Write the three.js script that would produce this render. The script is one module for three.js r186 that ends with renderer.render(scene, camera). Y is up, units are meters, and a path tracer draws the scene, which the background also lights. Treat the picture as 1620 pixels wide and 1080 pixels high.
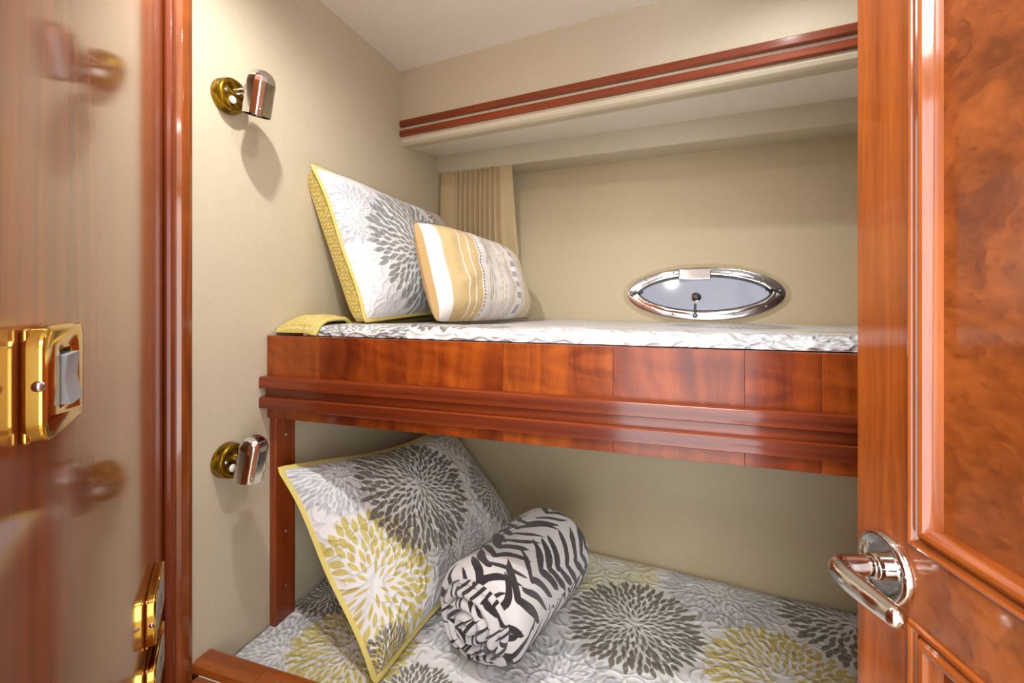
import * as THREE from 'three';
import { mergeGeometries, mergeVertices, toCreasedNormals } from 'three/addons/utils/BufferGeometryUtils.js';
import { RoundedBoxGeometry } from 'three/addons/geometries/RoundedBoxGeometry.js';
import { RectAreaLightUniformsLib } from 'three/addons/lights/RectAreaLightUniformsLib.js';

// ---------------------------------------------------------------- camera, outside light, exposure
const scene = new THREE.Scene();
const camera = new THREE.PerspectiveCamera(2 * Math.atan(540 / 720) * 180 / Math.PI, 1620 / 1080, 0.02, 60);
camera.position.set(0.9, 1.25, 0.867);
camera.rotation.set(0, Math.atan(230 / 720), 0);
camera.setViewOffset(1620, 1080, 0, 69, 1620, 1080);          // shift lens: level camera, horizon above the middle
scene.background = new THREE.Color().setRGB(6.5, 6.8, 7.1);  // bright overcast air outside
const renderer = new THREE.WebGLRenderer();
renderer.toneMapping = THREE.LinearToneMapping;
renderer.toneMappingExposure = 1.07;
renderer.shadowMap.enabled = true;
RectAreaLightUniformsLib.init();
const CEIL = 2.083;
const DOWNLIGHTS = [[0.36, 0.38, 2.5, 'small round recessed downlight close to the reading lamp wall'], [0.72, 0.4, 0.8, 'small round recessed downlight just inside the cabin doorway'], [1.2, -0.12, 0.5, 'small round recessed downlight above the upper bunk rail']];   // x, z, candela
const PASSAGE_FILL = 20;                                                        // nits, added fill panel in the passage
const BULB = new THREE.Color().setRGB(1, 1, 0.985);

// ---------------------------------------------------------------- helpers
let seed = 7;
const rnd = () => { seed = (seed + 0x6d2b79f5) | 0; let t = Math.imul(seed ^ (seed >>> 15), 1 | seed); t = (t + Math.imul(t ^ (t >>> 7), 61 | t)) ^ t; return ((t ^ (t >>> 14)) >>> 0) / 4294967296; };
const V = (x, y, z) => new THREE.Vector3(x, y, z);
const lerp = (a, b, t) => a + (b - a) * t, clamp = (x, a = 0, b = 1) => Math.min(b, Math.max(a, x));
const sstep = (a, b, x) => { const t = clamp((x - a) / (b - a)); return t * t * (3 - 2 * t); };
const hash = (x, y, s) => { let h = Math.imul(x, 374761393) + Math.imul(y, 668265263) + Math.imul(s, 974634777); h = Math.imul(h ^ (h >>> 13), 1274126177); return ((h ^ (h >>> 16)) >>> 0) / 4294967296; };
function noise(x, y, s = 0) {
  const xi = Math.floor(x), yi = Math.floor(y), fx = x - xi, fy = y - yi, u = fx * fx * (3 - 2 * fx), v = fy * fy * (3 - 2 * fy);
  return lerp(lerp(hash(xi, yi, s), hash(xi + 1, yi, s), u), lerp(hash(xi, yi + 1, s), hash(xi + 1, yi + 1, s), u), v);
}
function fbm(x, y, s = 0, o = 4) { let a = 0, k = 0.5, n = 0; for (let i = 0; i < o; i++) { a += k * noise(x, y, s + i); n += k; k *= 0.5; x *= 2.03; y *= 2.03; } return a / n; }

const used = new Map();
function numbered(name) { const n = used.get(name) ?? 0; used.set(name, n + 1); return n ? name + '_' + String(n).padStart(3, '0') : name; }
function mesh(name, geo, mat, parent = scene) {
  const m = new THREE.Mesh(geo, mat); m.name = parent === scene ? numbered(name) : name; m.castShadow = m.receiveShadow = true; parent.add(m); return m;
}
function tag(o, label, category, group, kind) { o.userData.label = label; o.userData.category = category; if (group) o.userData.group = group; if (kind) o.userData.kind = kind; return o; }
function thing(name, label, category, [x, y, z] = [0, 0, 0], group, kind) {
  const o = new THREE.Group(); o.name = numbered(name); o.position.set(x, y, z); scene.add(o); return tag(o, label, category, group, kind);
}
const box = (x0, x1, y0, y1, z0, z1, r = 0) => {
  const g = r ? new RoundedBoxGeometry(x1 - x0, y1 - y0, z1 - z0, 3, r) : new THREE.BoxGeometry(x1 - x0, y1 - y0, z1 - z0);
  return g.translate((x0 + x1) / 2, (y0 + y1) / 2, (z0 + z1) / 2);
};
// uv in metres, v running along the grain axis
function grainUV(g0, axis = 'y', ox = 0, oy = 0) {
  const g = g0.index ? g0.toNonIndexed() : g0, p = g.attributes.position, uv = new Float32Array(p.count * 2), a = V(0, 0, 0), b = V(0, 0, 0), c = V(0, 0, 0);
  for (let i = 0; i < p.count; i += 3) {
    a.fromBufferAttribute(p, i); b.fromBufferAttribute(p, i + 1); c.fromBufferAttribute(p, i + 2);
    const n = b.clone().sub(a).cross(c.clone().sub(a)), ax = Math.abs(n.x), ay = Math.abs(n.y), az = Math.abs(n.z);
    const drop = ax >= ay && ax >= az ? 'x' : ay >= az ? 'y' : 'z', rest = ['x', 'y', 'z'].filter((k) => k !== drop);
    const vAx = rest.includes(axis) ? axis : rest[1], uAx = rest.find((k) => k !== vAx);
    [a, b, c].forEach((q, k) => { uv[(i + k) * 2] = q[uAx] + ox; uv[(i + k) * 2 + 1] = q[vAx] + oy; });
  }
  g.setAttribute('uv', new THREE.BufferAttribute(uv, 2)); return g;
}
const lathe = (pts, seg = 48) => new THREE.LatheGeometry(pts.map(([r, y]) => new THREE.Vector2(r, y)), seg);
// surface from a function f(u, v) -> Vector3
function surf(nu, nv, f, uvf) {
  const pos = [], uv = [], idx = [];
  for (let j = 0; j <= nv; j++) for (let i = 0; i <= nu; i++) {
    const p = f(i / nu, j / nv); pos.push(p.x, p.y, p.z); const t = uvf ? uvf(i / nu, j / nv, p) : [i / nu, j / nv]; uv.push(t[0], t[1]);
  }
  for (let j = 0; j < nv; j++) for (let i = 0; i < nu; i++) { const a = j * (nu + 1) + i, b = a + 1, c = a + nu + 1, d = c + 1; idx.push(a, c, b, b, c, d); }
  const g = new THREE.BufferGeometry();
  g.setAttribute('position', new THREE.Float32BufferAttribute(pos, 3)); g.setAttribute('uv', new THREE.Float32BufferAttribute(uv, 2)); g.setIndex(idx); g.computeVertexNormals(); return g;
}
function flip(g) { const ix = g.index.array; for (let i = 0; i < ix.length; i += 3) { const t = ix[i]; ix[i] = ix[i + 1]; ix[i + 1] = t; } g.computeVertexNormals(); return g; }
// straight extrusion of a profile [[a, b], ...] between two end frames: at(k, a, b) -> Vector3
function loft(profile, ends, closed = true) {
  const n = profile.length, pos = [], idx = [];
  ends.forEach((at) => profile.forEach(([a, b]) => { const p = at(a, b); pos.push(p.x, p.y, p.z); }));
  for (let e = 0; e < ends.length - 1; e++) for (let i = 0; i < (closed ? n : n - 1); i++) { const a = e * n + i, b = e * n + (i + 1) % n, c = a + n, d = b + n; idx.push(a, b, c, b, d, c); }
  if (closed) {
    const tri = THREE.ShapeUtils.triangulateShape(profile.map(([a, b]) => new THREE.Vector2(a, b)), []), o = (ends.length - 1) * n;
    tri.forEach(([a, b, c]) => { idx.push(a, c, b, o + a, o + b, o + c); });
  }
  const g = new THREE.BufferGeometry(); g.setAttribute('position', new THREE.Float32BufferAttribute(pos, 3)); g.setIndex(idx);
  return toCreasedNormals(g, 0.6);
}

// ---------------------------------------------------------------- textures
function dataTex(w, h, f, srgb = true, wrap = THREE.MirroredRepeatWrapping) {
  const d = new Uint8Array(w * h * 4);
  for (let y = 0; y < h; y++) for (let x = 0; x < w; x++) { const c = f(x / w, y / h), o = (y * w + x) * 4; d[o] = clamp(c[0], 0, 255); d[o + 1] = clamp(c[1], 0, 255); d[o + 2] = clamp(c[2], 0, 255); d[o + 3] = 255; }
  const t = new THREE.DataTexture(d, w, h); t.magFilter = THREE.LinearFilter; t.minFilter = THREE.LinearMipmapLinearFilter; t.generateMipmaps = true;
  t.wrapS = t.wrapT = wrap; if (srgb) t.colorSpace = THREE.SRGBColorSpace; t.needsUpdate = true; return t;
}
function canvasTex(w, h, draw, srgb = true, wrap = THREE.ClampToEdgeWrapping) {
  const c = document.createElement('canvas'); c.width = w; c.height = h; draw(c.getContext('2d'), w, h);
  const t = new THREE.CanvasTexture(c); t.wrapS = t.wrapT = wrap; if (srgb) t.colorSpace = THREE.SRGBColorSpace; return t;
}
const scaled = (t, sx, sy, ox = 0, oy = 0) => { const c = t.clone(); c.repeat.set(sx, sy); c.offset.set(ox, oy); return c; };
const mix3 = (a, b, t) => [lerp(a[0], b[0], t), lerp(a[1], b[1], t), lerp(a[2], b[2], t)];

// straight-grained cherry: 0.3 m across (u), 0.8 m along (v)
const cherryTex = dataTex(512, 1024, (u, v) => {
  const warp = fbm(u * 5, v * 2.2, 3) * 0.5, g = fbm(u * 34 + warp * 9, v * 2.4, 11, 4), pores = noise(u * 240, v * 26, 21), band = fbm(u * 5 + warp, v * 0.9, 31, 3), curl = fbm(u * 3, v * 16, 41, 2);
  let t = 0.42 * g + 0.42 * band + 0.16 * curl; t = clamp((t - 0.3) * 2.3);
  const c = mix3([110, 49, 11], [166, 87, 26], t), k = pores > 0.8 ? 0.93 : 1; return [c[0] * k, c[1] * k, c[2] * k];
});
// solid red cherry of the mouldings and cleat: 0.3 x 0.8 m
const redCherryTex = dataTex(256, 512, (u, v) => {
  const g = fbm(u * 26, v * 2.2, 301, 4), band = fbm(u * 5, v * 0.9, 311, 3), pores = noise(u * 120, v * 18, 321) > 0.82 ? 0.93 : 1;
  return mix3([92, 34, 10], [146, 64, 24], clamp((0.5 * g + 0.5 * band - 0.28) * 2.2)).map((c) => c * pores);
});
// mottled veneer with cross figure: 0.4 x 0.4 m
const figuredTex = dataTex(768, 768, (u, v) => {
  const a = u + 0.1 * (fbm(u * 5, v * 4, 201, 3) - 0.5), b = v + 0.14 * (fbm(u * 4 + 9, v * 5, 211, 3) - 0.5);
  const g = fbm(a * 30, b * 2, 51, 4), streak = fbm(a * 9, b * 0.8, 81, 3), curl = fbm(a * 4 + 1.5 * b, b * 22 + 5 * a, 71, 3), fine = noise(u * 260, v * 30, 91);
  const t = clamp((0.24 * g + 0.42 * streak + 0.28 * curl + 0.06 * fine - 0.32) * 2.6); return mix3([104, 41, 8], [170, 86, 25], t);
});
// burl: 0.4 x 0.4 m
const burlTex = dataTex(1024, 1024, (u, v) => {
  const a = fbm(u * 7, v * 7, 91, 4), b = fbm(u * 9 + a * 6, v * 15 + a * 5, 101, 5), e = fbm(u * 30 + b * 5, v * 44, 111, 3);
  let t = clamp((0.35 * a + 0.45 * b + 0.2 * e - 0.3) * 2.5); const eye = Math.pow(noise(u * 60 + a * 8, v * 60, 121), 9);
  t = clamp(t - 0.5 * eye); return mix3([96, 44, 11], [148, 79, 30], t);
});
const vinylBump = dataTex(512, 512, (u, v) => { const k = 255 * (0.5 * noise(u * 260, v * 260, 5) + 0.5 * fbm(u * 40, v * 40, 8, 3)); return [k, k, k]; }, false);
const vinylTex = (r, g, b) => dataTex(512, 512, (u, v) => { const k = 0.955 + 0.06 * fbm(u * 3, v * 3, 15, 3) + 0.02 * noise(u * 200, v * 200, 16); return [r * k, g * k, b * k]; });
const weaveBump = dataTex(256, 256, (u, v) => { const k = 127 + 90 * Math.sin(u * Math.PI * 128) * Math.sin(v * Math.PI * 128) + 60 * (noise(u * 90, v * 90, 4) - 0.5); return [k, k, k]; }, false, THREE.RepeatWrapping);
const brassTex = dataTex(256, 256, (u, v) => { const t = fbm(u * 5, v * 5, 131, 4), s = clamp((t - 0.35) * 2.5); return mix3([88, 66, 14], [188, 150, 42], s); });

// dahlia heads printed in pointed petals
function petal(c, x, y, ang, L, W) {
  c.save(); c.translate(x, y); c.rotate(ang); c.beginPath(); c.moveTo(-L * 0.5, 0);
  c.bezierCurveTo(-L * 0.2, -W * 0.75, L * 0.16, -W * 0.7, L * 0.5, 0); c.bezierCurveTo(L * 0.16, W * 0.7, -L * 0.2, W * 0.75, -L * 0.5, 0); c.fill(); c.restore();
}
function dahlia(c, x, y, R, color, clear = 0.75, N = 230) {
  c.save(); if (clear) { c.globalAlpha = clear; c.fillStyle = '#dedcdc'; c.beginPath(); c.arc(x, y, R * 0.98, 0, 7); c.fill(); c.globalAlpha = 1; }
  c.fillStyle = color;
  for (let k = 3; k < N; k++) {
    const q = Math.sqrt(k / N), r = R * (0.02 + 0.98 * q), a = k * 2.39996 + 0.08 * (rnd() - 0.5), L = R * lerp(0.15, 0.2, q) * Math.sqrt(240 / N) * (0.9 + 0.2 * rnd()), W = R * lerp(0.022, 0.07, Math.pow(q, 0.8)) * Math.sqrt(240 / N) * (0.9 + 0.25 * rnd());
    petal(c, x + r * Math.cos(a), y + r * Math.sin(a), a + 0.16 * (rnd() - 0.5), L, W);
  }
  c.restore();
}
const INK = { dark: '#7c766c', slate: '#8e9090', pale: '#b6b8be', lilac: '#d2d2d8', gold: '#c6b76c', straw: '#d9d2a4', warm: '#b5aea2' };
function printTex(w, h, perM, flowers) {
  return canvasTex(w, h, (c) => {
    c.fillStyle = '#dddbdb'; c.fillRect(0, 0, w, h);
    for (const [x, y, r, ink, clear, n] of flowers) dahlia(c, x * perM, y * perM, r * perM, INK[ink] ?? ink, clear, n);
  });
}
// stitched quilting: scallops and leaf loops sunk into the wadding
function quiltBump(w, h, perM) {
  return canvasTex(w, h, (c) => {
    c.fillStyle = '#c8c8c8'; c.fillRect(0, 0, w, h);
    const loops = []; const step = 0.058 * perM;
    for (let j = -1; j < h / step + 1; j++) for (let i = -1; i < w / step + 1; i++) loops.push([(i + (j % 2) * 0.5 + 0.3 * rnd()) * step, (j + 0.3 * rnd()) * step, step * (0.42 + 0.25 * rnd()), rnd() * 6.3]);
    for (const [lw, al] of [[0.016, 0.10], [0.011, 0.14], [0.007, 0.2], [0.004, 0.3], [0.0018, 0.6]]) {
      c.lineWidth = lw * perM; c.strokeStyle = 'rgba(0,0,0,' + al + ')'; c.lineCap = 'round';
      for (const [x, y, r, a] of loops) { c.beginPath(); c.arc(x, y, r, a, a + 4.1); c.stroke(); c.beginPath(); c.ellipse(x + r * 0.4 * Math.cos(a), y + r * 0.4 * Math.sin(a), r * 0.75, r * 0.3, a, 0, 3.6); c.stroke(); }
    }
  }, false);
}

// ---------------------------------------------------------------- materials
const std = (o) => new THREE.MeshPhysicalMaterial(o);
const wood = (tex, sx, sy, o = {}) => std({ map: scaled(tex, sx, sy, o.ox ?? 0, o.oy ?? 0), color: o.color ?? 0xffffff, roughness: 0.5, specularIntensity: 0.35, clearcoat: o.coat ?? 1, clearcoatRoughness: o.cr ?? 0.07 });
const M = {
  wall: std({ map: scaled(vinylTex(204, 193, 167), 1 / 1.2, 1 / 1.2), bumpMap: scaled(vinylBump, 4, 4), bumpScale: 0.0004, roughness: 0.55 }),
  hull: std({ map: scaled(vinylTex(193, 177, 144), 1 / 1.2, 1 / 1.2), bumpMap: scaled(vinylBump, 4, 4), bumpScale: 0.0004, roughness: 0.5 }),  // same vinyl as wall; dimmer light on the hull is put into the colour
  head: std({ map: scaled(vinylTex(242, 238, 230), 1 / 1.2, 1 / 1.2), bumpMap: scaled(vinylBump, 4, 4), bumpScale: 0.0003, roughness: 0.5 }),
  cherry: wood(cherryTex, 1 / 0.3, 1 / 0.8),
  panel: wood(cherryTex, 1 / 0.42, 1 / 1.1, { cr: 0.09, ox: 0.2 }),
  post: wood(cherryTex, 1 / 0.3, 1 / 0.8, { ox: 0.1 }),
  moulding: wood(redCherryTex, 1 / 0.3, 1 / 0.8, { ox: 0.4, cr: 0.14, coat: 0.7 }),
  rail: [0, 1, 2, 3].map((k) => wood(figuredTex, 1 / 0.4, 1 / 0.4, { color: [0xffffff, 0xeeddd4, 0xfff2e6, 0xe6d0c4][k], ox: k * 0.37, oy: k * 0.21, cr: 0.2, coat: 0.45 })),
  burl: wood(burlTex, 1 / 0.4, 1 / 0.4, { cr: 0.11 }),
  chrome: std({ color: 0xd8d6d4, metalness: 1, roughness: 0.09 }),
  chromeSatin: std({ color: 0xb0aeb0, metalness: 1, roughness: 0.17 }),
  chromeDull: std({ color: 0xb8b6b6, metalness: 1, roughness: 0.28 }),
  brass: std({ map: scaled(brassTex, 3, 3), metalness: 1, roughness: 0.34 }),
  gold: std({ color: 0xdcb658, metalness: 1, roughness: 0.1 }),
  grey: std({ color: 0x8d949c, roughness: 0.4 }),
  greyDark: std({ color: 0x565c66, roughness: 0.45 }),
  black: std({ color: 0x1b1a20, roughness: 0.35 }),
  white: std({ color: 0xf2f0ea, roughness: 0.35 }),
  red: std({ color: 0xa01828, roughness: 0.7 }),
  caulk: std({ color: 0xd8c8b8, roughness: 0.8 }),
  ticking: std({ color: 0xd8d2c6, roughness: 0.9 }),
  curtain: std({ color: 0xc4ae86, roughness: 0.85, bumpMap: scaled(weaveBump, 12, 12), bumpScale: 0.0004, sheen: 0.3, sheenRoughness: 0.6, sheenColor: new THREE.Color(0xd8c8a8) }),
  glow: std({ color: 0xffffff, emissive: 0xfff0d8, emissiveIntensity: 3 }),
  carpet: std({ color: 0xcabda6, roughness: 1, bumpMap: scaled(vinylBump, 6, 6), bumpScale: 0.003 }),
};
const satin = (map, bumpMap, bs, o = {}) => std({ map, bumpMap, bumpScale: bs, roughness: o.r ?? 0.5, sheen: 0.25, sheenRoughness: 0.5, sheenColor: new THREE.Color(0xffffff) });

// ---------------------------------------------------------------- room shell
const structure = (name, label, g, m, category, axis) => tag(mesh(name, grainUV(g, axis ?? 'y'), m), label, category, null, 'structure');
structure('floor', 'beige carpeted cabin floor below the bunks', mergeGeometries([box(-0.05, 2.15, -0.06, 0, -1.2, 0.95), box(-0.05, 3.5, -0.06, 0, 0.95, 2.2)]), M.carpet, 'floor');
structure('ceiling', 'off-white vinyl cabin ceiling above the bunks', mergeGeometries([box(-0.05, 2.15, CEIL, CEIL + 0.05, -1.2, 0.95), box(-0.05, 3.5, CEIL, CEIL + 0.05, 0.95, 2.2)]), M.head, 'ceiling');
structure('wall_left', 'beige vinyl wall that carries the two reading lamps', box(-0.05, 0, 0, CEIL, -1.2, 0.234), M.wall, 'wall');
structure('wall_right', 'beige vinyl wall at the foot of the bunks', box(2.05, 2.1, 0, CEIL, -1.2, 0.89), M.wall, 'wall');

// hull side: upper panel flares outward with height and carries the oval porthole
const hullZ = (x, y) => -1.04 + 0.1 * x + 0.27 * (1.785 - y);
const hullN = V(-0.1, 0.27, 1).normalize(), hullEx = V(1, 0, 0.1).normalize(), hullEy = hullN.clone().cross(hullEx).normalize();
const PORT = V(1.043, 1.262, hullZ(1.043, 1.262));
const PA = 0.247, PB = 0.094;                                        // half axes of the port frame
function lens(a, b, n, e = 2, k = 64) { const s = []; for (let i = 0; i < k; i++) { const t = i / k * Math.PI * 2, c = Math.cos(t), d = Math.sin(t); s.push(new THREE.Vector2(a * Math.sign(c) * Math.pow(Math.abs(c), 2 / e), b * Math.sign(d) * Math.pow(Math.abs(d), 2 / n))); } return s; }
const portFrame = new THREE.Matrix4().makeBasis(hullEx, hullEy, hullN).setPosition(PORT);
{
  // outline of the upper hull panel in the port's own plane
  const toLocal = (x, y) => { const p = V(x, y, hullZ(x, y)).sub(PORT); return new THREE.Vector2(p.dot(hullEx), p.dot(hullEy)); };
  const sh = new THREE.Shape([toLocal(-0.03, 1.0), toLocal(2.08, 1.0), toLocal(2.08, 2.12), toLocal(-0.03, 2.12)]);
  sh.holes.push(new THREE.Path(lens(PA * 0.9, PB * 0.86, 2).reverse()));
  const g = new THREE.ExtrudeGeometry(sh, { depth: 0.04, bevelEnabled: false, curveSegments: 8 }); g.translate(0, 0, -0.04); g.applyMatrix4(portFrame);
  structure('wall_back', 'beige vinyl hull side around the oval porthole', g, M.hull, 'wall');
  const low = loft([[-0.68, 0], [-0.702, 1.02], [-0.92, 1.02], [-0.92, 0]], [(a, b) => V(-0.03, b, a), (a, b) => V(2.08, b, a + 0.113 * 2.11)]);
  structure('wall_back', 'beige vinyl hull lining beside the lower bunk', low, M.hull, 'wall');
}
// soffit: fascia, rolled lip and sloping underside, then the pelmet over the curtain
const facZ = (x) => -0.608 + 0.147 * x, valZ = (x) => -0.902 + 0.09 * x;
{
  const sof = thing('soffit', 'beige overhead soffit with rolled lip above the upper bunk', 'soffit', [0, 0, 0], null, 'structure');
  const prof = [[0, CEIL + 0.02], [0, 1.836]]; for (let i = 0; i <= 8; i++) { const t = i / 8 * Math.PI / 2; prof.push([0.004 - 0.022 * (1 - Math.cos(t)) , 1.832 - 0.02 * Math.sin(t)]); }
  prof.push([-0.06, 1.8185], [-0.06, CEIL + 0.02]);
  mesh('fascia', grainUV(loft(prof, [(a, b) => V(-0.01, b, facZ(0) + a), (a, b) => V(2.07, b, facZ(2.07) + a)])), M.wall, sof);
  const us = (x) => (a, b) => V(x, b, lerp(facZ(x) - 0.03, valZ(x) - 0.01, a));
  mesh('underside', grainUV(loft([[0, 1.8155], [1, 1.862], [1, 1.882], [0, 1.8355]], [us(-0.01), us(2.07)])), M.head, sof);
  const pel = thing('pelmet', 'beige padded pelmet board that hides the curtain track', 'pelmet', [0, 0, 0], null, 'structure');
  const pp = [[0, 1.875], [0, 1.795]]; for (let i = 0; i <= 6; i++) { const t = i / 6 * Math.PI / 2; pp.push([-0.008 * (1 - Math.cos(t)), 1.793 - 0.008 * Math.sin(t)]); }
  const e = (x) => (a, b) => V(x, b, a > -0.1 ? valZ(x) + a : hullZ(x, b) - 0.01); pp.push([-1, 1.785], [-1, 1.875]);
  mesh('board', grainUV(loft(pp, [e(-0.01), e(2.07)])), M.wall, pel);
}
// two cherry battens along the fascia
[[1.875, 1.8985], [1.8405, 1.8625]].forEach(([y0, y1], k) => {
  const b = 0.003, d = 0.014, g = loft([[0.0005, y0], [d - b, y0], [d, y0 + b], [d, y1 - b], [d - b, y1], [0.0005, y1]], [(a, y) => V(0.001, y, facZ(0) + a), (a, y) => V(2.05, y, facZ(2.05) + a)]);
  tag(mesh('trim_' + (k + 1), grainUV(g, 'x', 0.1 * k), M.moulding), ['upper glossy cherry batten on the beige soffit fascia', 'lower glossy cherry batten on the beige soffit fascia'][k], 'trim', null, 'structure');
});
// diagonal glossy cherry wall, the doorway wall and the unseen passage behind the camera
const panelGroup = new THREE.Matrix4().makeRotationY(Math.atan2(0.64, -0.768)).setPosition(0.763, 0, 0.87);
{
  const g = grainUV(box(0, 0.994, 0, CEIL, -0.05, 0)); g.applyMatrix4(panelGroup);
  tag(mesh('wall_front', g, M.panel), 'glossy varnished cherry wall panel that carries the brass switch plates', 'wall', null, 'structure');
  structure('wall_doorway', 'cherry walls either side of the cabin doorway', mergeGeometries([box(1.27, 3.4, 0, CEIL, 0.89, 0.95), box(0.0, 0.765, 0, CEIL, 0.89, 0.95)]), M.cherry, 'wall');
  structure('wall_passage', 'cream vinyl walls of the unseen passage with two added daylight openings', mergeGeometries([box(0, 0.05, 0, CEIL, 0.95, 2.1), box(0, 0.15, 0, CEIL, 2.1, 2.15), box(1.5, 1.7, 0, CEIL, 2.1, 2.15), box(3.3, 3.45, 0, CEIL, 2.1, 2.15), box(3.4, 3.45, 0, CEIL, 0.89, 2.1), box(0.15, 3.3, 2.0, CEIL, 2.1, 2.15)]), M.wall, 'wall');  // openings added and placed to let soft fill into the cabin
}
// rounded corner post between lamp wall and cherry panel
{
  const post = thing('trim_3', 'rounded cherry corner post beside the lamp wall', 'corner post', [0, 0, 0], null, 'structure');
  const g = new THREE.CylinderGeometry(0.021, 0.021, CEIL - 0.5, 40); g.translate(0.0175, 0.5 + (CEIL - 0.5) / 2, 0.2235);
  mesh('round_moulding', grainUV(g, 'y', 0.07), M.post, post).geometry.computeVertexNormals();
  post.children[0].geometry = toCreasedNormals(post.children[0].geometry, 0.7);
  const f = grainUV(box(0.925, 0.985, 0.5, CEIL, 0.0, 0.016, 0.006), 'y', 0.3); f.applyMatrix4(panelGroup); mesh('flat_strip', f, M.moulding, post);
}

// ---------------------------------------------------------------- upper bunk
{
  const o = thing('upper_bunk', 'upper bunk with figured cherry front rail and two ledge mouldings', 'bunk', [0, 0.96, 0]);
  const add = (n, g, m, p = o) => { g.translate(0, -0.96, 0); return mesh(n, g, m, p); };
  add('platform', grainUV(box(0.003, 2.04, 0.99, 1.01, -0.62, -0.03), 'x'), M.ticking);
  const board = add('front_rail', grainUV(box(0.002, 2.045, 0.962, 1.158, -0.026, -0.003), 'x'), M.cherry);
  const seams = [0.002, 0.155, 0.384, 0.603, 0.821, 1.043, 1.157, 1.38, 1.6, 1.82, 2.045];
  for (let i = 0; i < seams.length - 1; i++) add('veneer_leaf', grainUV(box(seams[i] + 0.0003, seams[i + 1] - 0.0003, 0.961, 1.159, -0.004, 0, 0.0006), 'y', i * 0.113, i * 0.29), M.rail[[0, 1, 2, 0, 1, 3, 2, 0, 1, 2][i]], board);
  const mo = (y0, y1) => loft([[0, y0], [0.0205, y0], [0.022, y0 + 0.0015], [0.022, y1 - 0.005], [0.0205, y1 - 0.0015], [0.017, y1], [0, y1]], [(a, y) => V(0.0, y, a), (a, y) => V(2.045, y, a)]);
  add('ledge_moulding', grainUV(mo(1.036, 1.063), 'x', 0.02), M.moulding); add('ledge_moulding', grainUV(mo(0.989, 1.015), 'x', 0.15), M.moulding);
  add('filler_strip', grainUV(box(0.006, 2.045, 1.0145, 1.0365, 0, 0.008), 'x', 0.22), M.moulding);
}
// screwed cherry cleat that carries the bunk end
{
  const o = thing('bunk_cleat', 'vertical cherry cleat screwed to the lamp wall under the upper bunk', 'cleat', [0, 0.3, 0]);
  mesh('board', grainUV(box(0.0005, 0.02, 0, 0.66, -0.072, -0.008, 0.003), 'y', 0.2), M.moulding, o);
  for (const y of [0.655, 0.545, 0.415, 0.28]) {
    const g = mergeGeometries([lathe([[0, 0.0015], [0.0028, 0.0013], [0.0038, 0]], 16), box(-0.0028, 0.0028, 0.001, 0.0019, -0.0004, 0.0004).toNonIndexed()].map((q) => { q = q.index ? q.toNonIndexed() : q; q.deleteAttribute('uv'); return q; }));
    g.rotateZ(-Math.PI / 2); g.translate(0.02, y - 0.045, -0.042); mesh('screw', g, M.chromeDull, o);
  }
}
// red mattress and quilt of the upper bunk
tag(mesh('upper_mattress', box(0.004, 2.03, 1.012, 1.157, -0.63, -0.03, 0.03), M.red), 'thin red mattress mostly hidden under the upper quilt', 'mattress');
const upPrint = printTex(2048, 1024, 1000, [
  [0.2, 0.2, 0.14, 'pale'], [0.42, 0.75, 0.15, 'dark'], [0.66, 0.3, 0.15, 'lilac'], [0.9, 0.7, 0.14, 'pale'], [1.1, 0.25, 0.16, 'slate'], [1.35, 0.6, 0.15, 'gold'], [1.62, 0.35, 0.15, 'pale'], [1.85, 0.7, 0.15, 'dark'],
  [0.25, 0.93, 0.12, 'slate'], [0.6, 0.96, 0.1, 'lilac'], [1.15, 0.93, 0.12, 'pale'], [1.5, 0.98, 0.1, 'lilac'], [0.4, 0.08, 0.12, 'dark'], [0.85, 0.05, 0.12, 'straw'], [1.4, 0.1, 0.12, 'straw']]);
const qb = quiltBump(1024, 1024, 1024);
qb.wrapS = qb.wrapT = THREE.MirroredRepeatWrapping;
const upQuilt = thing('upper_quilt', 'satin white quilt with grey dahlia print and yellow reverse on the upper bunk', 'quilt', [0, 1.15, 0]);
{
  const top = (x, s) => {                                            // s: distance over the quilt from the back edge
    const zb = hullZ(x, 1.16) + 0.012, zf = -0.026, w = zf - zb, flat = w - 0.035;
    if (s * (w + 0.03) < flat) { const z = zb + s * (w + 0.03), t = (z - zb) / w; return V(x, 1.168 + 0.016 * sstep(0.35, 1, t) + 0.006 * (fbm(x * 7, z * 7, 7) - 0.5), z); }
    const a = (s * (w + 0.03) - flat) / (w + 0.03 - flat) * Math.PI * 0.5, bump = 0.019 * (fbm(x * 34 + 14 * z0(s), s * 26, 17, 3) - 0.5) + 0.006 * (fbm(x * 9, 3, 27) - 0.5);
    return V(x, 1.1595 + (0.025 + bump) * Math.cos(a), zb + flat + (0.033 + bump * 0.6) * Math.sin(a));
  };
  const z0 = (s) => s * 0.8;
  const g = flip(surf(420, 90, (u, v) => top(lerp(0.085, 2.03, u), v), (u, v, p) => [lerp(0.085, 2.03, u) / 2.048, 1 - v * 0.9 / 1.024 - 0.04]));
  mesh('printed_top', g, satin(upPrint, scaled(qb, 2, 1), 0.007, { r: 0.36 }), upQuilt);
}
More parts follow.
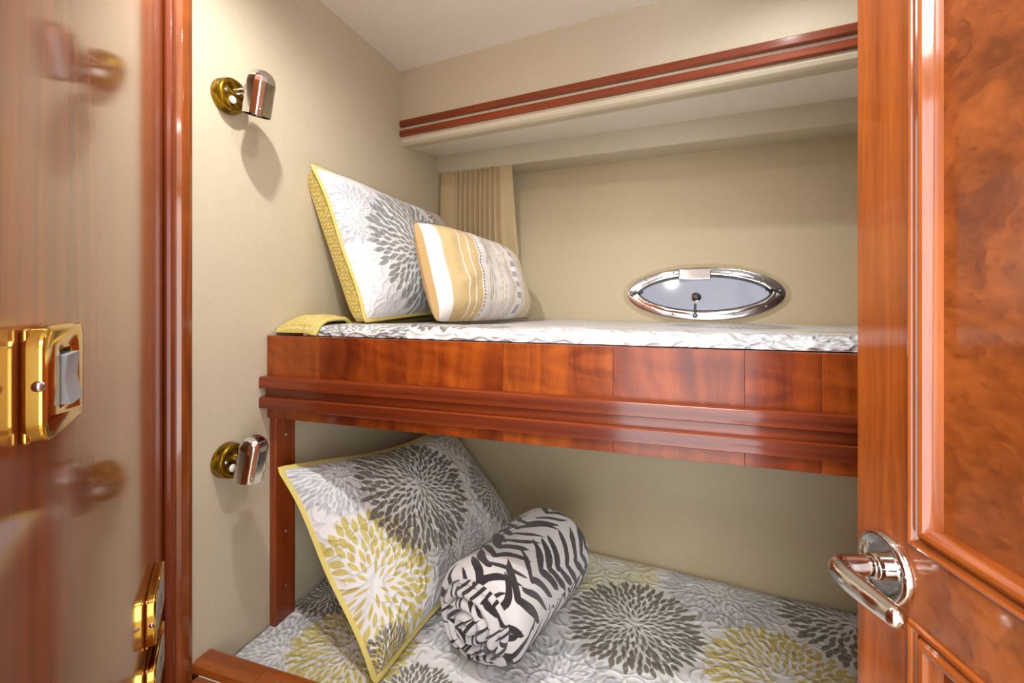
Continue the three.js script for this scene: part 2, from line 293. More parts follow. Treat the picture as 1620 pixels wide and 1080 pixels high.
// yellow dotted reverse
const dotsTex = canvasTex(1024, 1024, (c, w, h) => {
  c.fillStyle = '#c0a955'; c.fillRect(0, 0, w, h); c.fillStyle = '#e9e0b4';
  const n = 46; for (let j = 0; j < n; j++) for (let i = 0; i < n; i++) { const x = (i + 0.5 * (j % 2) + 0.35 * rnd()) * w / n, y = (j + 0.35 * rnd()) * h / n; c.save(); c.translate(x, y); c.rotate(rnd() * 3); c.beginPath(); c.ellipse(0, 0, 7.2, 3.6, 0, 0, 7); c.fill(); c.restore(); }
}, true, THREE.RepeatWrapping);
M.reverse = satin(scaled(dotsTex, 1 / 0.25, 1 / 0.25), scaled(qb, 1.5, 1.5), 0.0015, { r: 0.6 });
M.binding = std({ color: 0xd8c670, roughness: 0.7, bumpMap: scaled(weaveBump, 20, 20), bumpScale: 0.0004, sheen: 0.3, sheenColor: new THREE.Color(0xf0e8b0) });
{
  const roll = (u, v) => {                                           // fold along the lamp wall, right edge wavering
    const z = lerp(-0.022, -0.8, v), wv = 0.105 + 0.02 * Math.sin(v * 17) * (1 - v) + 0.015 * fbm(v * 8, 1, 3), t = u, x = 0.004 + wv * t;
    const end = Math.sqrt(clamp(v / 0.04)), y = 1.1655 + end * (1 - 0.6 * sstep(0.12, 0.2, v)) * (0.042 * Math.pow(Math.sin(Math.PI * clamp(0.1 + 0.62 * t)), 0.6) + 0.004 * (fbm(t * 6, v * 22, 9) - 0.5)) - 0.006 * sstep(0.8, 1, t);
    return V(x, y, z);
  };
  const g = surf(24, 120, roll, (u, v) => [u * 0.12, v * 0.8]);
  g.computeVertexNormals();
  const o = upQuilt;
  const fold = mesh('folded_end', flip(g), M.reverse, o); fold.userData.label = 'yellow dotted reverse folded along the wall';
  const pts = []; for (let i = 0; i <= 60; i++) pts.push(roll(1, i / 60).add(V(0.001, 0.001, 0)));
  mesh('hem', new THREE.TubeGeometry(new THREE.CatmullRomCurve3(pts), 120, 0.005, 8), M.binding, o);
  for (const q of o.children) q.position.y -= 1.15;
}

// ---------------------------------------------------------------- cushions
function cushion(o, k, parts) {
  const { A, B, C, D, front, back, bow = 0.05, bowU = bow, wr = 0.006, pw = 0.6, round = 0 } = k;
  const n = C.clone().sub(A).cross(B.clone().sub(A)).normalize();
  const at = (u, v, side) => {
    const su = Math.sin(Math.PI * u), sv = Math.sin(Math.PI * v);
    const uu = 0.5 + (u - 0.5) * (1 - bowU * sv + round * (Math.pow(sv, 0.5) - 1)), vv = 0.5 + (v - 0.5) * (1 - bow * su + round * (Math.pow(su, 0.5) - 1));
    const p = A.clone().multiplyScalar((1 - uu) * (1 - vv)).addScaledVector(B, uu * (1 - vv)).addScaledVector(C, (1 - uu) * vv).addScaledVector(D, uu * vv);
    const e = Math.pow(clamp((1 - Math.pow(2 * u - 1, 4)) * (1 - Math.pow(2 * v - 1, 4))), side > 0 ? pw : k.pb ?? pw), edge = Math.min(1, 5 * Math.min(u, 1 - u, v, 1 - v));
    const wob = wr * (fbm(u * 5 + side, v * 5, 5, 3) - 0.5) * 2 + wr * 0.9 * (fbm(u * 13, v * 3.5, 15 + side, 2) - 0.5);
    const wave = (k.wave ?? 0) * Math.sin((u + v) * 9) * (1 - e);
    return p.addScaledVector(n, side * (side > 0 ? front : back) * e + wob * edge + wave);
  };
  const N = 72;
  mesh('front', flip(surf(N, N, (u, v) => at(u, v, 1), (u, v) => [u, 1 - v])), parts.front, o);
  mesh('back', surf(N, N, (u, v) => at(u, v, -1), (u, v) => [u * (k.w ?? 0.7), v * (k.h ?? 0.5)]), parts.back, o);
  if (parts.binding) {
    const path = [], K = 60; for (const [u0, v0, u1, v1] of [[0, 0, 1, 0], [1, 0, 1, 1], [1, 1, 0, 1], [0, 1, 0, 0]]) for (let i = 0; i < K; i++) path.push(at(lerp(u0, u1, i / K), lerp(v0, v1, i / K), 1));
    const mid = at(0.5, 0.5, 1).addScaledVector(n, -front), L = path.length, w = parts.bw ?? 0.009, th = parts.bt ?? 0.0035;
    const g = surf(10, L, (u, v) => {
      const i = Math.round(v * L) % L, p = path[i], q = path[(i + 1) % L], r = path[(i + L - 1) % L], tan = q.clone().sub(r).normalize(), out = tan.clone().cross(n); if (out.dot(p.clone().sub(mid)) < 0) out.negate();
      const a = u * Math.PI * 2; return p.clone().addScaledVector(out, w * Math.cos(a)).addScaledVector(n, th * Math.sin(a) + 0.0005);
    }, (u, v) => [u * 0.03, v * 2.4]);
    mesh('binding', g, parts.binding, o);
  }
  return at;
}
// lower sham
const lowPillowPrint = printTex(1536, 1024, 2048, [
  [0.1, 0.06, 0.11, 'pale', 0.3], [0.71, 0.05, 0.15, 'warm', 0.2], [0.36, 0.41, 0.12, 'pale', 0.2], [0.62, 0.45, 0.1, 'lilac', 0], [0.69, 0.32, 0.15, 'slate', 0.5], [0.05, 0.345, 0.165, 'gold', 0.6, 190], [0.315, 0.175, 0.2, 'dark', 0.35, 290], [0.03, 0.5, 0.07, 'dark', 0]]);
const pillowQb = quiltBump(768, 512, 1024);
{
  const o = thing('quilted_sham', 'quilted sham with dahlia print and yellow binding leaning on the lower bunk', 'pillow');
  cushion(o, { A: V(0.055, 0.845, 0.012), B: V(0.165, 0.765, -0.665), C: V(0.345, 0.462, 0.06), D: V(0.47, 0.475, -0.56), front: 0.085, back: 0.05, bow: 0.1, bowU: 0.03, wr: 0.007, wave: 0.006, w: 0.72, h: 0.5 },
    { front: satin(lowPillowPrint, pillowQb, 0.005, { r: 0.62 }), back: M.reverse, binding: M.binding });
}
// upper sham
const upPillowPrint = printTex(1536, 1024, 2048, [[0.12, 0.02, 0.12, 'lilac', 0.2], [0.05, 0.16, 0.1, 'pale', 0], [0.6, 0.35, 0.14, 'gold', 0.3], [0.62, 0.06, 0.12, 'dark', 0.2], [0.31, 0.28, 0.24, 'slate', 0.5, 280], [0.06, 0.5, 0.1, 'lilac', 0]]);
{
  const o = thing('quilted_sham', 'white sham with one large grey dahlia leaning on the upper lamp wall', 'pillow');
  cushion(o, { A: V(0.03, 1.598, -0.12), B: V(0.06, 1.575, -0.79), C: V(0.185, 1.192, -0.13), D: V(0.21, 1.192, -0.77), front: 0.075, back: 0.085, bow: 0.05, wr: 0.006, pb: 0.24, wave: 0.004, w: 0.7, h: 0.45 },
    { front: satin(upPillowPrint, pillowQb, 0.003, { r: 0.45 }), back: M.reverse, binding: M.binding, bw: 0.007 });
}
// striped lumbar cushion
const stripeTex = canvasTex(1536, 1024, (c, w, h) => {
  const X = (t) => t * w; c.fillStyle = '#e0dad4'; c.fillRect(0, 0, w, h);
  const band = (a, b, col) => { c.fillStyle = col; c.fillRect(X(a), 0, X(b - a), h); };
  const dash = (a, wd, L, gap, col, off = 0) => { c.fillStyle = col; for (let y = -off; y < h; y += L + gap) c.fillRect(X(a), y, wd, L); };
  band(0, 0.02, '#c4a26c'); band(0.02, 0.09, '#e8e6e4'); band(0.09, 0.33, '#cfb583'); band(0.205, 0.212, '#f4f0e6'); band(0.262, 0.269, '#f4f0e6'); band(0.325, 0.333, '#efe6d4');
  for (let i = 0; i < 900; i++) { c.fillStyle = i % 2 ? 'rgba(255,240,210,0.18)' : 'rgba(150,100,40,0.14)'; const a = rnd() < 0.25 ? rnd() * 0.055 : 0.12 + rnd() * 0.2; c.fillRect(X(a), rnd() * h, 12 + rnd() * 34, 2); }
  dash(0.338, 12, 20, 13, '#3a343c');
  for (const [a, s] of [[0.405, 0], [0.43, 60], [0.455, 20]]) { c.fillStyle = '#b4a89a'; for (let y = -s; y < h; y += 190) { c.fillRect(X(a), y, 5, 190); c.beginPath(); c.ellipse(X(a) + 3, y + 80, 9, 60, 0, 0, 7); c.fill(); } }
  dash(0.525, 9, 46, 22, '#d6b45a'); dash(0.555, 9, 46, 22, '#d6b45a', 30); dash(0.6, 7, 14, 12, '#56587a'); band(0.628, 0.638, '#d5b98a'); band(0.645, 0.65, '#d9c7a4');
  band(0.668, 0.75, '#ece8e6'); dash(0.685, 74, 70, 62, '#b6a8a8'); band(0.765, 0.772, '#d9c39a'); band(0.8, 0.88, '#dcc8a2'); dash(0.84, 6, 12, 12, '#f6f2e8'); band(0.9, 0.91, '#efe9e2'); band(0.91, 1, '#dac6a0'); dash(0.95, 6, 12, 12, '#f6f2e8');
});
{
  const o = thing('striped_cushion', 'tan and white striped woven cushion in front of the upper sham', 'cushion');
  const m = satin(stripeTex, scaled(weaveBump, 8, 6), 0.0006, { r: 0.8 });
  cushion(o, { A: V(0.215, 1.482, -0.3), B: V(0.385, 1.42, -0.72), C: V(0.325, 1.178, -0.235), D: V(0.485, 1.178, -0.65), front: 0.085, back: 0.07, bow: 0.03, wr: 0.011, pw: 0.68, round: 0.07, w: 0.48, h: 0.33 }, { front: m, back: m });
}

// ---------------------------------------------------------------- curtain
{
  const prof = (x, y) => {                                           // x 0..1 across the cloth
    const pl = sstep(0.2, 0.26, x) * (1 - sstep(0.8, 0.86, x)), k = (x - 0.22) / 0.6;
    return pl * (0.016 * Math.sin(k * Math.PI * 2 * 8.5 + 1.2 * Math.sin(y * 3) + 2 * noise(x * 7, 0, 2)) + 0.008 * (fbm(x * 20, y * 1.5, 6, 2) - 0.5)) + 0.006 * Math.sin(x * 9) - 0.022 * sstep(0.8, 0.86, x) * (1 - sstep(0.86, 1.0, x)) * y;
  };
  const at = (u, v, off) => { const drop = v, wdt = 0.332 + 0.04 * drop + 0.02 * drop * drop, x = 0.008 + wdt * u + 0.01 * drop * Math.sin(u * 7), y = 1.786 - 0.61 * v; return V(x, y, valZ(x) - 0.016 + prof(u, drop) * (0.7 + 0.6 * drop) + off + 0.12 * drop * 0.25); };
  const f = surf(220, 40, (u, v) => at(u, v, 0.0012), (u, v) => [u * 0.5, v * 0.6]), b = surf(220, 40, (u, v) => at(u, v, -0.0012), (u, v) => [u * 0.5, v * 0.6]);
  const o = thing('curtain', 'beige pleated curtain gathered under the pelmet beside the hull', 'curtain');
  mesh('cloth', mergeGeometries([flip(f), b]), M.curtain, o);
}

// ---------------------------------------------------------------- porthole
{
  const o = new THREE.Group(); o.name = 'window_1'; scene.add(o); tag(o, 'oval chrome porthole with grey glass in the hull side', 'window', null, 'structure');
  o.applyMatrix4(portFrame);
  const ring = (ao, bo, ai, bi, depth, bev, z, no = 2, ni = 2) => { const s = new THREE.Shape(lens(ao, bo, no, 2, 96)); s.holes.push(new THREE.Path(lens(ai, bi, ni, 2, 96).reverse())); const g = new THREE.ExtrudeGeometry(s, { depth, bevelEnabled: bev > 0, bevelSize: bev, bevelThickness: bev, bevelSegments: 3 }); g.translate(0, 0, z); return toCreasedNormals(g, 0.5); };
  const pad = surf(96, 14, (u, v) => { const a = u * Math.PI * 2, k = lerp(-0.016, 0.02, v); return V((PA + k) * Math.cos(a), (PB + k) * Math.sin(a), -0.0006 + 0.0095 * (0.5 + 0.5 * Math.cos(Math.PI * Math.abs(lerp(-0.4, 1, v))))); }, (u, v, p) => [p.x, p.y]);
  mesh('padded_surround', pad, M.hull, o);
  mesh('chrome_frame', ring(PA - 0.006, PB - 0.005, PA - 0.034, PB - 0.024, 0.004, 0.003, 0.008, 2, 1.75), M.chromeSatin, o);
  mesh('inner_frame', ring(PA - 0.031, PB - 0.021, PA - 0.038, PB - 0.028, 0.004, 0.002, 0.013, 1.8, 1.7), M.chrome, o);
  mesh('gasket', ring(PA - 0.036, PB - 0.026, PA - 0.047, PB - 0.035, 0.003, 0.001, 0.008, 1.7, 1.65), M.black, o);
  const gl = new THREE.ExtrudeGeometry(new THREE.Shape(lens(PA - 0.036, PB - 0.026, 1.7, 2, 64)), { depth: 0.003, bevelEnabled: false }); gl.translate(0, 0, 0.005);
  mesh('glass', gl, std({ color: new THREE.Color().setRGB(0.26, 0.255, 0.27), transmission: 1, roughness: 0.08, thickness: 0, ior: 1.5 }), o);
  mesh('hinge', mergeGeometries([new RoundedBoxGeometry(0.102, 0.04, 0.012, 3, 0.004).translate(-0.022, PB - 0.03, 0.021), new THREE.CylinderGeometry(0.007, 0.007, 0.1, 20).rotateZ(Math.PI / 2).translate(-0.022, PB - 0.014, 0.02)].map((g) => { g = g.toNonIndexed(); return g; })), M.chrome, o);
  const knob = mesh('knob', lathe([[0, 0.012], [0.009, 0.012], [0.0125, 0.009], [0.013, 0.003], [0.011, 0]], 28).rotateX(Math.PI / 2).translate(-0.018, -0.012, 0.008), M.black, o);
  mesh('knob_collar', lathe([[0.0125, 0.002], [0.0165, 0.0015], [0.017, 0]], 28).rotateX(Math.PI / 2).translate(-0.018, -0.012, 0.008), M.chrome, knob);
  for (const [x, y, a] of [[-PA + 0.018, -0.001, 0.12], [PA - 0.02, 0.006, Math.PI - 0.1], [-0.02, -PB + 0.016, Math.PI / 2]]) {
    const d = mesh('dog_latch', mergeGeometries([new RoundedBoxGeometry(0.04, 0.008, 0.008, 2, 0.003).translate(0.02, 0, 0.02), new THREE.CylinderGeometry(0.008, 0.009, 0.014, 20).rotateX(Math.PI / 2).translate(0, 0, 0.018)].map((g) => g.toNonIndexed())).rotateZ(a).translate(x, y, 0), M.black, o);
    mesh('screw', lathe([[0, 0.0265], [0.003, 0.0263], [0.0042, 0.024]], 16).rotateX(Math.PI / 2).translate(x, y, 0), M.chrome, d);
  }
  for (const t of [0.62, 2.5, 1.15, 1.98, 3.75, 4.3, 5.15, 5.7]) { const x = (PA - 0.021) * Math.cos(t), y = (PB - 0.014) * Math.sin(t); mesh('screw', lathe([[0, 0.0175], [0.0024, 0.0172], [0.0038, 0.0155], [0.0038, 0.013]], 14).rotateX(Math.PI / 2).translate(x, y, 0), M.chromeDull, o); }
}

// ---------------------------------------------------------------- reading lamps
function lamp(y, label, tilt, [sx, sy, sz]) {
  const o = thing('reading_lamp', label, 'lamp', [0, y, 0.107], 'reading lamps on the cabin wall');
  const turn = (g) => g.rotateZ(-Math.PI / 2);
  mesh('base', turn(lathe([[0, 0.026], [0.030, 0.026], [0.0345, 0.0245], [0.0365, 0.021], [0.038, 0.002], [0.038, 0.0005], [0, 0.0005]], 56)), M.brass, o);
  mesh('switch_button', turn(lathe([[0, 0.0295], [0.006, 0.0293], [0.0082, 0.0275], [0.0084, 0.025]], 24)).translate(0, -0.013, 0.007), M.white, o);
  mesh('screw', turn(lathe([[0, 0.0285], [0.0025, 0.0282], [0.004, 0.026]], 16)).translate(0, 0.003, 0.022), M.chromeDull, o);
  mesh('arm', turn(lathe([[0, 0.062], [0.006, 0.062], [0.006, 0.045], [0.0085, 0.043], [0.0085, 0.02]], 24)).rotateY(-Math.atan2(sz, sx)).translate(0, 0.008, 0), M.chrome, o);
  const R = 0.0285, pr = []; pr.push([R - 0.0016, -0.049], [R, -0.0495], [R, 0.018]); for (let i = 1; i <= 14; i++) { const t = i / 14 * Math.PI / 2; pr.push([R * Math.cos(t) + (i === 14 ? 0 : 0), 0.018 + R * Math.sin(t)]); }
  const inn = [[0, 0.042], [0.018, 0.036], [R - 0.0018, 0.017], [R - 0.0016, -0.049]];
  const sh = mesh('shade', toCreasedNormals(mergeGeometries([lathe(pr, 56).toNonIndexed(), lathe(inn, 40).toNonIndexed()]), 0.8), M.chrome, o);
  sh.position.set(sx, sy, sz); sh.rotation.set(tilt[0], 0, tilt[1]);
  const bulb = mesh('bulb', lathe([[0, -0.045], [0.008, -0.043], [0.012, -0.034], [0.011, -0.02], [0.007, -0.01], [0.007, 0.02]], 24), M.white, sh);
  mesh('screw', lathe([[0, 0.002], [0.002, 0.0018], [0.003, 0]], 14).rotateX(Math.PI / 2).translate(0, 0, R).rotateY(1.05).translate(0, -0.038, 0), M.chromeDull, sh);
  return o;
}
lamp(1.6905, 'chrome reading lamp on a tarnished brass base above the upper bunk rail', [0.06, -0.26], [0.08, 0.004, -0.012]);
lamp(0.8954, 'chrome reading lamp on a tarnished brass base beside the cherry cleat', [-0.04, -0.2], [0.07, 0.014, -0.002]);

// ---------------------------------------------------------------- lower bunk
{
  const o = thing('lower_bunk', 'lower bunk box with glossy cherry sill along its front', 'bunk', [0, 0, 0]);
  mesh('box_front', grainUV(box(0.003, 2.045, 0.001, 0.49, 0.147, 0.183), 'x'), M.cherry, o);
  mesh('bed_board', grainUV(box(0.003, 2.045, 0.27, 0.29, -0.44, 0.147), 'x'), M.ticking, o);
  const sl = (x0, x1) => loft([[0.142, 0.488], [0.19, 0.488], [0.192, 0.497], [0.186, 0.506], [0.174, 0.51], [0.146, 0.51], [0.142, 0.507]], [(a, y) => V(x0, y, a), (a, y) => V(x1, y, a)]);
  mesh('sill', grainUV(sl(0.001, 0.158), 'x', 0.05), M.cherry, o); mesh('sill', grainUV(sl(0.1585, 0.205), 'x', 0.17), M.post, o); mesh('sill', grainUV(sl(0.2055, 2.045), 'x', 0.08), M.cherry, o);
}
{
  const o = thing('corner_step', 'cherry corner step below the round corner post', 'step', [0, 0, 0]);
  const zp = (x) => 0.234 + 0.8333 * x - 0.004;
  const s = new THREE.Shape([[0.03, -0.193], [0.5, -0.193], [0.5, -zp(0.5)], [0.045, -zp(0.045)], [0.03, -zp(0.03)]].map(([x, y]) => new THREE.Vector2(x, y)).reverse());
  const pr = (d, y) => new THREE.ExtrudeGeometry(s, { depth: d, bevelEnabled: false }).rotateX(-Math.PI / 2).translate(0, y, 0);
  mesh('top', grainUV(pr(0.02, 0.478), 'x', 0.11), M.cherry, o); mesh('body', grainUV(pr(0.476, 0.001), 'y'), M.cherry, o);
  const pts = [V(0.032, 0.4985, 0.1945), V(0.2, 0.4985, 0.1945), V(0.5, 0.4985, 0.1945)]; mesh('caulk_line', new THREE.TubeGeometry(new THREE.CatmullRomCurve3(pts), 60, 0.0012, 6), M.caulk, o);
}
tag(mesh('lower_mattress', box(0.02, 2.03, 0.292, 0.425, -0.44, 0.135, 0.04), M.ticking), 'pale mattress under the lower dahlia quilt', 'mattress');
const lowFlowers = [[0.845, 0.56, 0.155, 'dark', 0.6, 260], [1.064, 0.365, 0.14, 'pale'], [1.152, 0.638, 0.15, 'gold'], [1.366, 0.395, 0.165, 'dark'], [0.756, 0.334, 0.145, 'straw']];
const lowPrint = printTex(2048, 1152, 1120, [[0.14, 0.52, 0.11, 'pale', 0.5], [0.6, 0.55, 0.13, 'lilac'], [0.45, 0.66, 0.12, 'pale'], [0.1, 0.9, 0.12, 'pale'], [0.43, 0.93, 0.1, 'dark', 0.3], [0.235, 0.83, 0.14, 'gold', 0.6], [0.06, 0.68, 0.1, 'dark', 0.4], [0.7, 0.8, 0.13, 'pale'], [0.45, 0.35, 0.12, 'pale'], [0.93, 0.82, 0.1, 'lilac'], [1.62, 0.65, 0.14, 'pale'], [1.65, 0.33, 0.13, 'gold'], [1.1, 0.88, 0.1, 'lilac', 0], [1.4, 0.7, 0.12, 'dark'], ...[lowFlowers[4], lowFlowers[1], lowFlowers[3], lowFlowers[2], lowFlowers[0]]]);
{
  // print space: u = x, v = z + 0.85 (metres)
  const f = (u, v) => {
    const x = lerp(0.004, 2.04, u), zb = -0.676 + 0.113 * x, zf = 0.14; const z = lerp(zb, zf, v);
    const roll = sstep(0.06, 0.17, z) ; let y = 0.452 - 0.018 * roll * roll + 0.012 * (fbm(x * 4, z * 4, 33) - 0.5) + 0.004 * (fbm(x * 16, z * 16, 43, 3) - 0.5) - 0.02 * sstep(0.05, 0, z - zb) * 0.5;
    if (v > 0.985) y -= (v - 0.985) / 0.015 * 0.06; if (v < 0.01) y -= (0.01 - v) / 0.01 * 0.05;
    return V(x, y, z);
  };
  const g = flip(surf(300, 140, f, (u, v, p) => [p.x * 1120 / 2048, 1 - (p.z + 0.85) * 1120 / 1152]));
  const bm = qb.clone(); bm.repeat.set(2, 1.1);
  tag(mesh('lower_quilt', g, satin(lowPrint, bm, 0.005, { r: 0.62 })), 'white quilt with grey and gold dahlia print on the lower bunk', 'quilt');
}
// rolled animal-striped blanket
{
  const zebra = (spines, steps, thick) => canvasTex(1024, 1024, (c, w, h) => {
    c.fillStyle = '#d8d3d2'; c.fillRect(0, 0, w, h); c.fillStyle = '#332a2e';
    for (let i = -1; i <= spines; i++) for (let k = -3; k <= steps; k++) for (const d of [-1, 1]) {
      if (rnd() < 0.07) continue;
      const y0 = (i + 0.5 + 0.16 * Math.sin(k * 0.55 + i * 2)) * h / spines, x0 = (k + (i % 2) * 0.5 + 0.3 * (rnd() - 0.5)) * w / steps, len = (0.5 + 0.2 * rnd()) * h / spines, run = (0.95 + 0.5 * rnd()) * w / steps * 1.25, r0 = thick * w / steps * (0.75 + 0.5 * rnd()), bend = 0.35 * (rnd() - 0.5);
      const n = 46; for (let t = 0; t <= n; t++) { const q = t / n, r = r0 * (0.55 + 0.6 * Math.sin(Math.PI * Math.min(1, q * 0.75 + 0.18))) * (1 - Math.pow(q, 5)); c.beginPath(); c.arc(x0 + run * q + bend * run * Math.sin(q * 3), y0 + d * len * q + 3 * Math.sin(q * 9 + k), r, 0, 7); c.fill(); }
    }
  }, true, THREE.MirroredRepeatWrapping);
  const napBump = scaled(vinylBump, 5, 5), mk = (t) => std({ map: t, bumpMap: napBump, bumpScale: 0.0015, roughness: 0.95, sheen: 0.6, sheenRoughness: 0.4, sheenColor: new THREE.Color(0xffffff) });
  const P0 = V(0.53, 0.566, -0.03), P1 = V(0.63, 0.57, -0.37), ax = P1.clone().sub(P0), Len = ax.length(); ax.normalize();
  const up = V(0, 1, 0), sd = ax.clone().cross(up).normalize(), vv = sd.clone().cross(ax).normalize();
  const o = thing('rolled_blanket', 'fleece blanket with black and white zebra stripes rolled beside the lower sham', 'blanket');
  const rad = (a, s) => {                                            // cross-section: outer flap ends low on the right, base settles into the quilt
    let r = 0.116 * (1 + 0.03 * Math.sin(2 * a + 0.6) + 0.02 * Math.sin(3 * a)) * (1 - 0.05 * (((a - 5.3 + 12.566) % 6.2832) / 6.2832)) + 0.006 * (fbm(Math.cos(a) * 2 + 5, Math.sin(a) * 2 + s * 3, 55) - 0.5);
    const y = Math.sin(a); return r * (1 - 0.06 * sstep(-0.5, -1, y));
  };
  const at = (a, s, k) => { const r = rad(a, s) * k; return P0.clone().addScaledVector(ax, s * Len).addScaledVector(sd, r * Math.cos(a)).addScaledVector(vv, r * Math.sin(a)); };
  const endr = (s) => { const e = 0.1; return s < e ? Math.sqrt(1 - Math.pow(1 - s / e, 2)) * 0.24 + 0.76 : s > 1 - e ? Math.sqrt(1 - Math.pow(1 - (1 - s) / e, 2)) * 0.5 + 0.5 : 1; };
  mesh('roll', surf(120, 90, (u, v) => at(u * Math.PI * 2, v, endr(v) * (1 + 0.012 * Math.sin(v * 11))), (u, v) => [v * 0.9, u * 1.0]), mk(zebra(6, 12, 0.155)), o);
  const cap = (end) => surf(160, 70, (u, v) => {
    const a = u * Math.PI * 2, ph = v * 3.6 - a / (Math.PI * 2), fold = Math.abs(Math.sin(Math.PI * ph)), k = v * (end ? 0.5 : 0.76), d = (0.004 + 0.020 * Math.pow(fold, 0.55) * (1 - Math.pow(v, 10)) + 0.014 * (1 - v) * (v < 0.97 ? 1 : 0)) + 0.007 * (fbm(3 + 4 * v * Math.cos(a), 3 + 4 * v * Math.sin(a), 77) - 0.5);
    return at(a, end ? 1 : 0, k).addScaledVector(ax, (end ? 1 : -1) * d * (v > 0.995 ? 0 : 1));
  }, (u, v) => { const a = u * Math.PI * 2; return [0.5 + 0.3 * v * Math.cos(a), 0.5 + 0.3 * v * Math.sin(a)]; });
  const em = mk(zebra(5, 12, 0.13)); mesh('rolled_end', flip(cap(0)), em, o); mesh('rolled_end', cap(1), em, o);
}

// ---------------------------------------------------------------- switch plates on the cherry panel
function plate(name, label, s, y, w, h, kind) {                      // s: metres along the panel from the doorway
  const o = thing(name, label, kind === 'switch' ? 'switch' : 'outlet', [0, 0, 0], kind === 'switch' ? null : 'brass outlets low on the cherry panel');
  o.applyMatrix4(panelGroup); o.translateX(s); o.translateY(y);
  const t = kind === 'switch' ? 0.011 : 0.0125, sh = new THREE.Shape(), r = 0.012, x = w / 2, q = h / 2;
  const rr = (S, x, q, r) => { S.moveTo(-x + r, -q); S.lineTo(x - r, -q); S.quadraticCurveTo(x, -q, x, -q + r); S.lineTo(x, q - r); S.quadraticCurveTo(x, q, x - r, q); S.lineTo(-x + r, q); S.quadraticCurveTo(-x, q, -x, q - r); S.lineTo(-x, -q + r); S.quadraticCurveTo(-x, -q, -x + r, -q); return S; };
  rr(sh, x - 0.003, q - 0.003, r); const hole = kind === 'switch' ? [0.0175, 0.0195] : [w * 0.34, h * 0.3]; sh.holes.push(rr(new THREE.Path(), hole[0], hole[1], 0.002));
  const g = new THREE.ExtrudeGeometry(sh, { depth: t - 0.006, bevelEnabled: true, bevelSize: 0.003, bevelThickness: 0.003, bevelSegments: 4, curveSegments: 10 }); g.translate(0, 0, 0.0032); mesh('cover', toCreasedNormals(g, 0.5), M.gold, o);
  mesh('back_box', new RoundedBoxGeometry(w * 0.96, h * 0.96, 0.004, 2, 0.0018).translate(0, 0, 0.0021), M.gold, o);
  mesh('side_screw', lathe([[0, 0.002], [0.002, 0.0018], [0.003, 0]], 14).rotateZ(Math.PI / 2).translate(-x, 0, 0.008), M.chromeDull, o);
  if (kind === 'switch') {
    mesh('well', box(-0.017, 0.017, -0.019, 0.019, 0.004, 0.006), M.greyDark, o);
    mesh('rocker', toCreasedNormals(new THREE.ExtrudeGeometry(new THREE.Shape([[0, -0.014], [0.0075, -0.014], [0.005, 0], [0.0062, 0.014], [0, 0.014]].map(([a, b]) => new THREE.Vector2(a, b))), { depth: 0.026, bevelEnabled: true, bevelSize: 0.0006, bevelThickness: 0.0008, bevelSegments: 2 }).rotateY(-Math.PI / 2).translate(0.0145, -0.001, 0.0068), 0.4), M.grey, o);
  } else {
    mesh('insert', new RoundedBoxGeometry(w * 0.67, h * 0.59, 0.008, 2, 0.001).translate(0, 0, 0.009), M.grey, o);
    for (const dy of [-0.006, 0.006]) mesh('slot', box(-0.002, 0.002, dy - 0.004, dy + 0.004, 0.0125, 0.0134), M.black, o);
  }
  return o;
}
plate('light_switch', 'polished brass plate with grey rocker switch on the cherry panel', 0.274, 1.203, 0.08, 0.064, 'switch');
plate('power_outlet', 'brass power outlet on the cherry panel, above another outlet', 0.75, 0.8, 0.12, 0.07, 'outlet');
plate('power_outlet', 'brass power outlet on the cherry panel, lowest near the corner step', 0.75, 0.705, 0.12, 0.07, 'outlet');

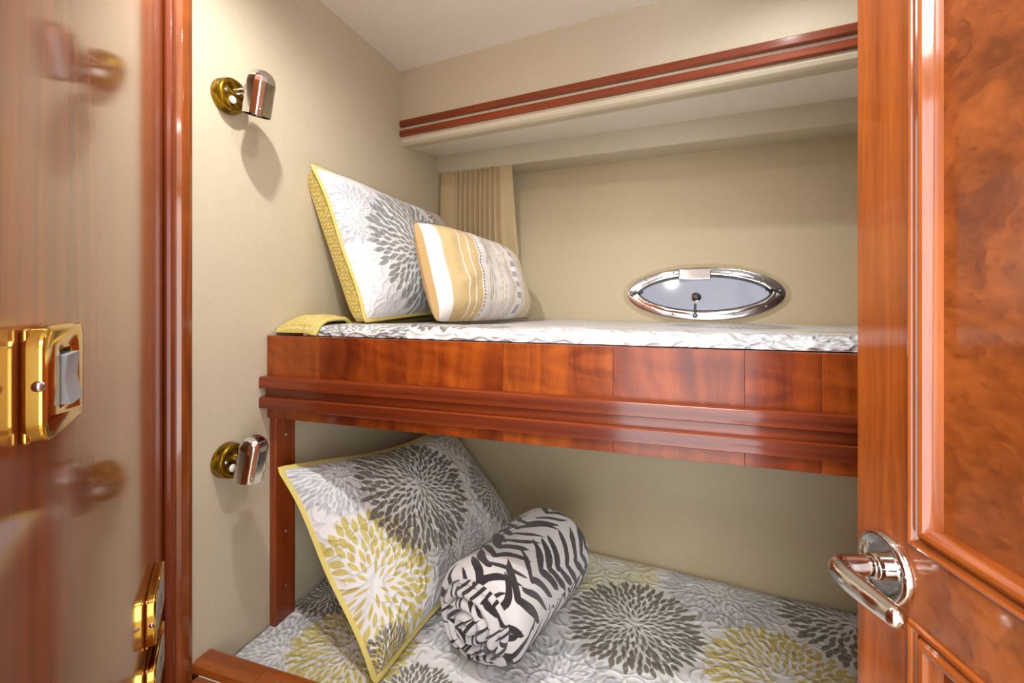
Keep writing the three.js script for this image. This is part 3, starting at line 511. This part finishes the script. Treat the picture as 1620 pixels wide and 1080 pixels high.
// ---------------------------------------------------------------- cabin door
{
  const o = new THREE.Group(); o.name = 'door_1'; scene.add(o); tag(o, 'open cherry cabin door with burl panels and chrome lever', 'door', null, 'structure');
  o.position.set(1.1096, 0, 0.2754); o.rotation.y = Math.atan2(-0.971, 0.237);
  const W = 0.56, T = 0.035, Y0 = 0.015, Y1 = 1.97, s = 0.0715;
  const put = (n, g, m, ax, ox = 0) => mesh(n, grainUV(g, ax, ox, 0.1), m, o);
  put('stile', box(0, s, Y0, Y1, -T, 0), M.cherry, 'y', 0.03); put('stile', box(W - s, W, Y0, Y1, -T, 0), M.cherry, 'y', 0.2);
  put('cross_rail', box(s, W - s, 0.949, 1.019, -T, -0.0003), M.burl, 'x'); put('cross_rail', box(s, W - s, Y0, 0.12, -T, 0), M.cherry, 'x'); put('cross_rail', box(s, W - s, 1.88, Y1, -T, 0), M.cherry, 'x');
  for (const [y0, y1] of [[1.019, 1.88], [0.12, 0.949]]) {
    put('burl_panel', box(s, W - s, y0, y1, -T + 0.004, -0.011), M.burl, 'y', y0);
    // bolection frame mitred round the panel: bead, cove, larger bead
    const prof = [[0, -0.011], [0, 0.001], [0.001, 0.0034], [0.003, 0.0042], [0.005, 0.0032], [0.0062, 0], [0.0075, -0.002], [0.0105, -0.001], [0.0125, 0.003], [0.0155, 0.0048], [0.0185, 0.0038], [0.0208, 0], [0.0225, -0.006], [0.023, -0.011]];
    const cs = [[s, y0, 1, 1], [W - s, y0, -1, 1], [W - s, y1, -1, -1], [s, y1, 1, -1]].map(([x, y, dx, dy]) => (a, b) => V(x + dx * a, y + dy * a, b));
    for (let k = 0; k < 4; k++) put('moulding', loft(prof, [cs[k], cs[(k + 1) % 4]]), M.cherry, k % 2 ? 'y' : 'x', 0.13 * k);
  }
  const hd = new THREE.Group(); hd.name = 'lever_handle'; hd.userData.label = 'polished chrome lever handle'; o.add(hd); hd.position.set(0.042, 0.98, 0);
  mesh('rose', lathe([[0, 0.0045], [0.02, 0.0045], [0.0265, 0.0052], [0.0285, 0.0075], [0.0305, 0.0062], [0.0325, 0.0062], [0.034, 0.0035], [0.034, 0.0003]], 56).rotateX(Math.PI / 2), M.chrome, hd);
  mesh('neck', lathe([[0.008, 0.015], [0.0118, 0.0145], [0.0128, 0.013], [0.0128, 0.004]], 32).rotateX(Math.PI / 2), M.chrome, hd);
  const pts = [V(0, 0, 0.004), V(0, 0, 0.03), V(0.001, 0, 0.043), V(0.009, 0, 0.0505), V(0.02, -0.001, 0.051), V(0.042, -0.003, 0.047), V(0.062, -0.004, 0.043), V(0.077, -0.0045, 0.041)], cv = new THREE.CatmullRomCurve3(pts);
  const fr = cv.computeFrenetFrames(80), tip = 0.9;
  const lg = surf(28, 80, (u, v) => { const p = cv.getPointAt(v), i = Math.round(v * 80), a = u * Math.PI * 2, tan = cv.getTangentAt(v), e1 = V(0, 1, 0), e2 = tan.clone().cross(e1).normalize(); let r = lerp(0.0098, 0.0108, sstep(0.3, 0.6, v)) - 0.0012 * sstep(0.6, 1, v); if (v > 0.93) r *= Math.sqrt(Math.max(0.0004, 1 - Math.pow((v - 0.93) / 0.07, 2))); return p.clone().addScaledVector(e1, r * 1.0 * Math.sin(a)).addScaledVector(e2, r * 0.92 * Math.cos(a)); });
  mesh('lever', lg, M.chrome, hd);
}

// ---------------------------------------------------------------- cabin downlights and the added passage fill
DOWNLIGHTS.forEach(([x, z, cd, label]) => {
  const o = thing('ceiling_downlight', label, 'downlight', [x, CEIL, z], 'cabin ceiling downlights');
  mesh('bezel', lathe([[0.026, -0.003], [0.036, -0.004], [0.04, -0.0005]], 40), M.chrome, o);
  mesh('lens', lathe([[0, -0.002], [0.026, -0.003]], 32), M.glow, o);
  const l = new THREE.SpotLight(BULB, cd, 0, 1.47, 0.4, 2); l.position.set(0, -0.008, 0); l.target.position.set(0, -1, 0); l.castShadow = true; l.shadow.radius = 0.8; o.add(l, l.target);
});
{
  const o = thing('added_passage_light', 'added square ceiling light panel in the unseen passage outside the cabin', 'light panel', [0.95, CEIL, 1.5]);  // added panel, out of view, for soft fill through the doorway
  mesh('frame', new RoundedBoxGeometry(0.84, 0.02, 0.74, 2, 0.006).translate(0, -0.0105, 0), M.white, o);
  mesh('diffuser', box(-0.4, 0.4, -0.024, -0.0205, -0.35, 0.35), M.glow, o);
  const l = new THREE.RectAreaLight(BULB, PASSAGE_FILL, 0.8, 0.7); l.position.set(0, -0.027, 0); l.rotation.x = -Math.PI / 2; o.add(l);
}
scene.traverse((q) => { if (q.isMesh) q.castShadow = q.receiveShadow = true; });
renderer.render(scene, camera);
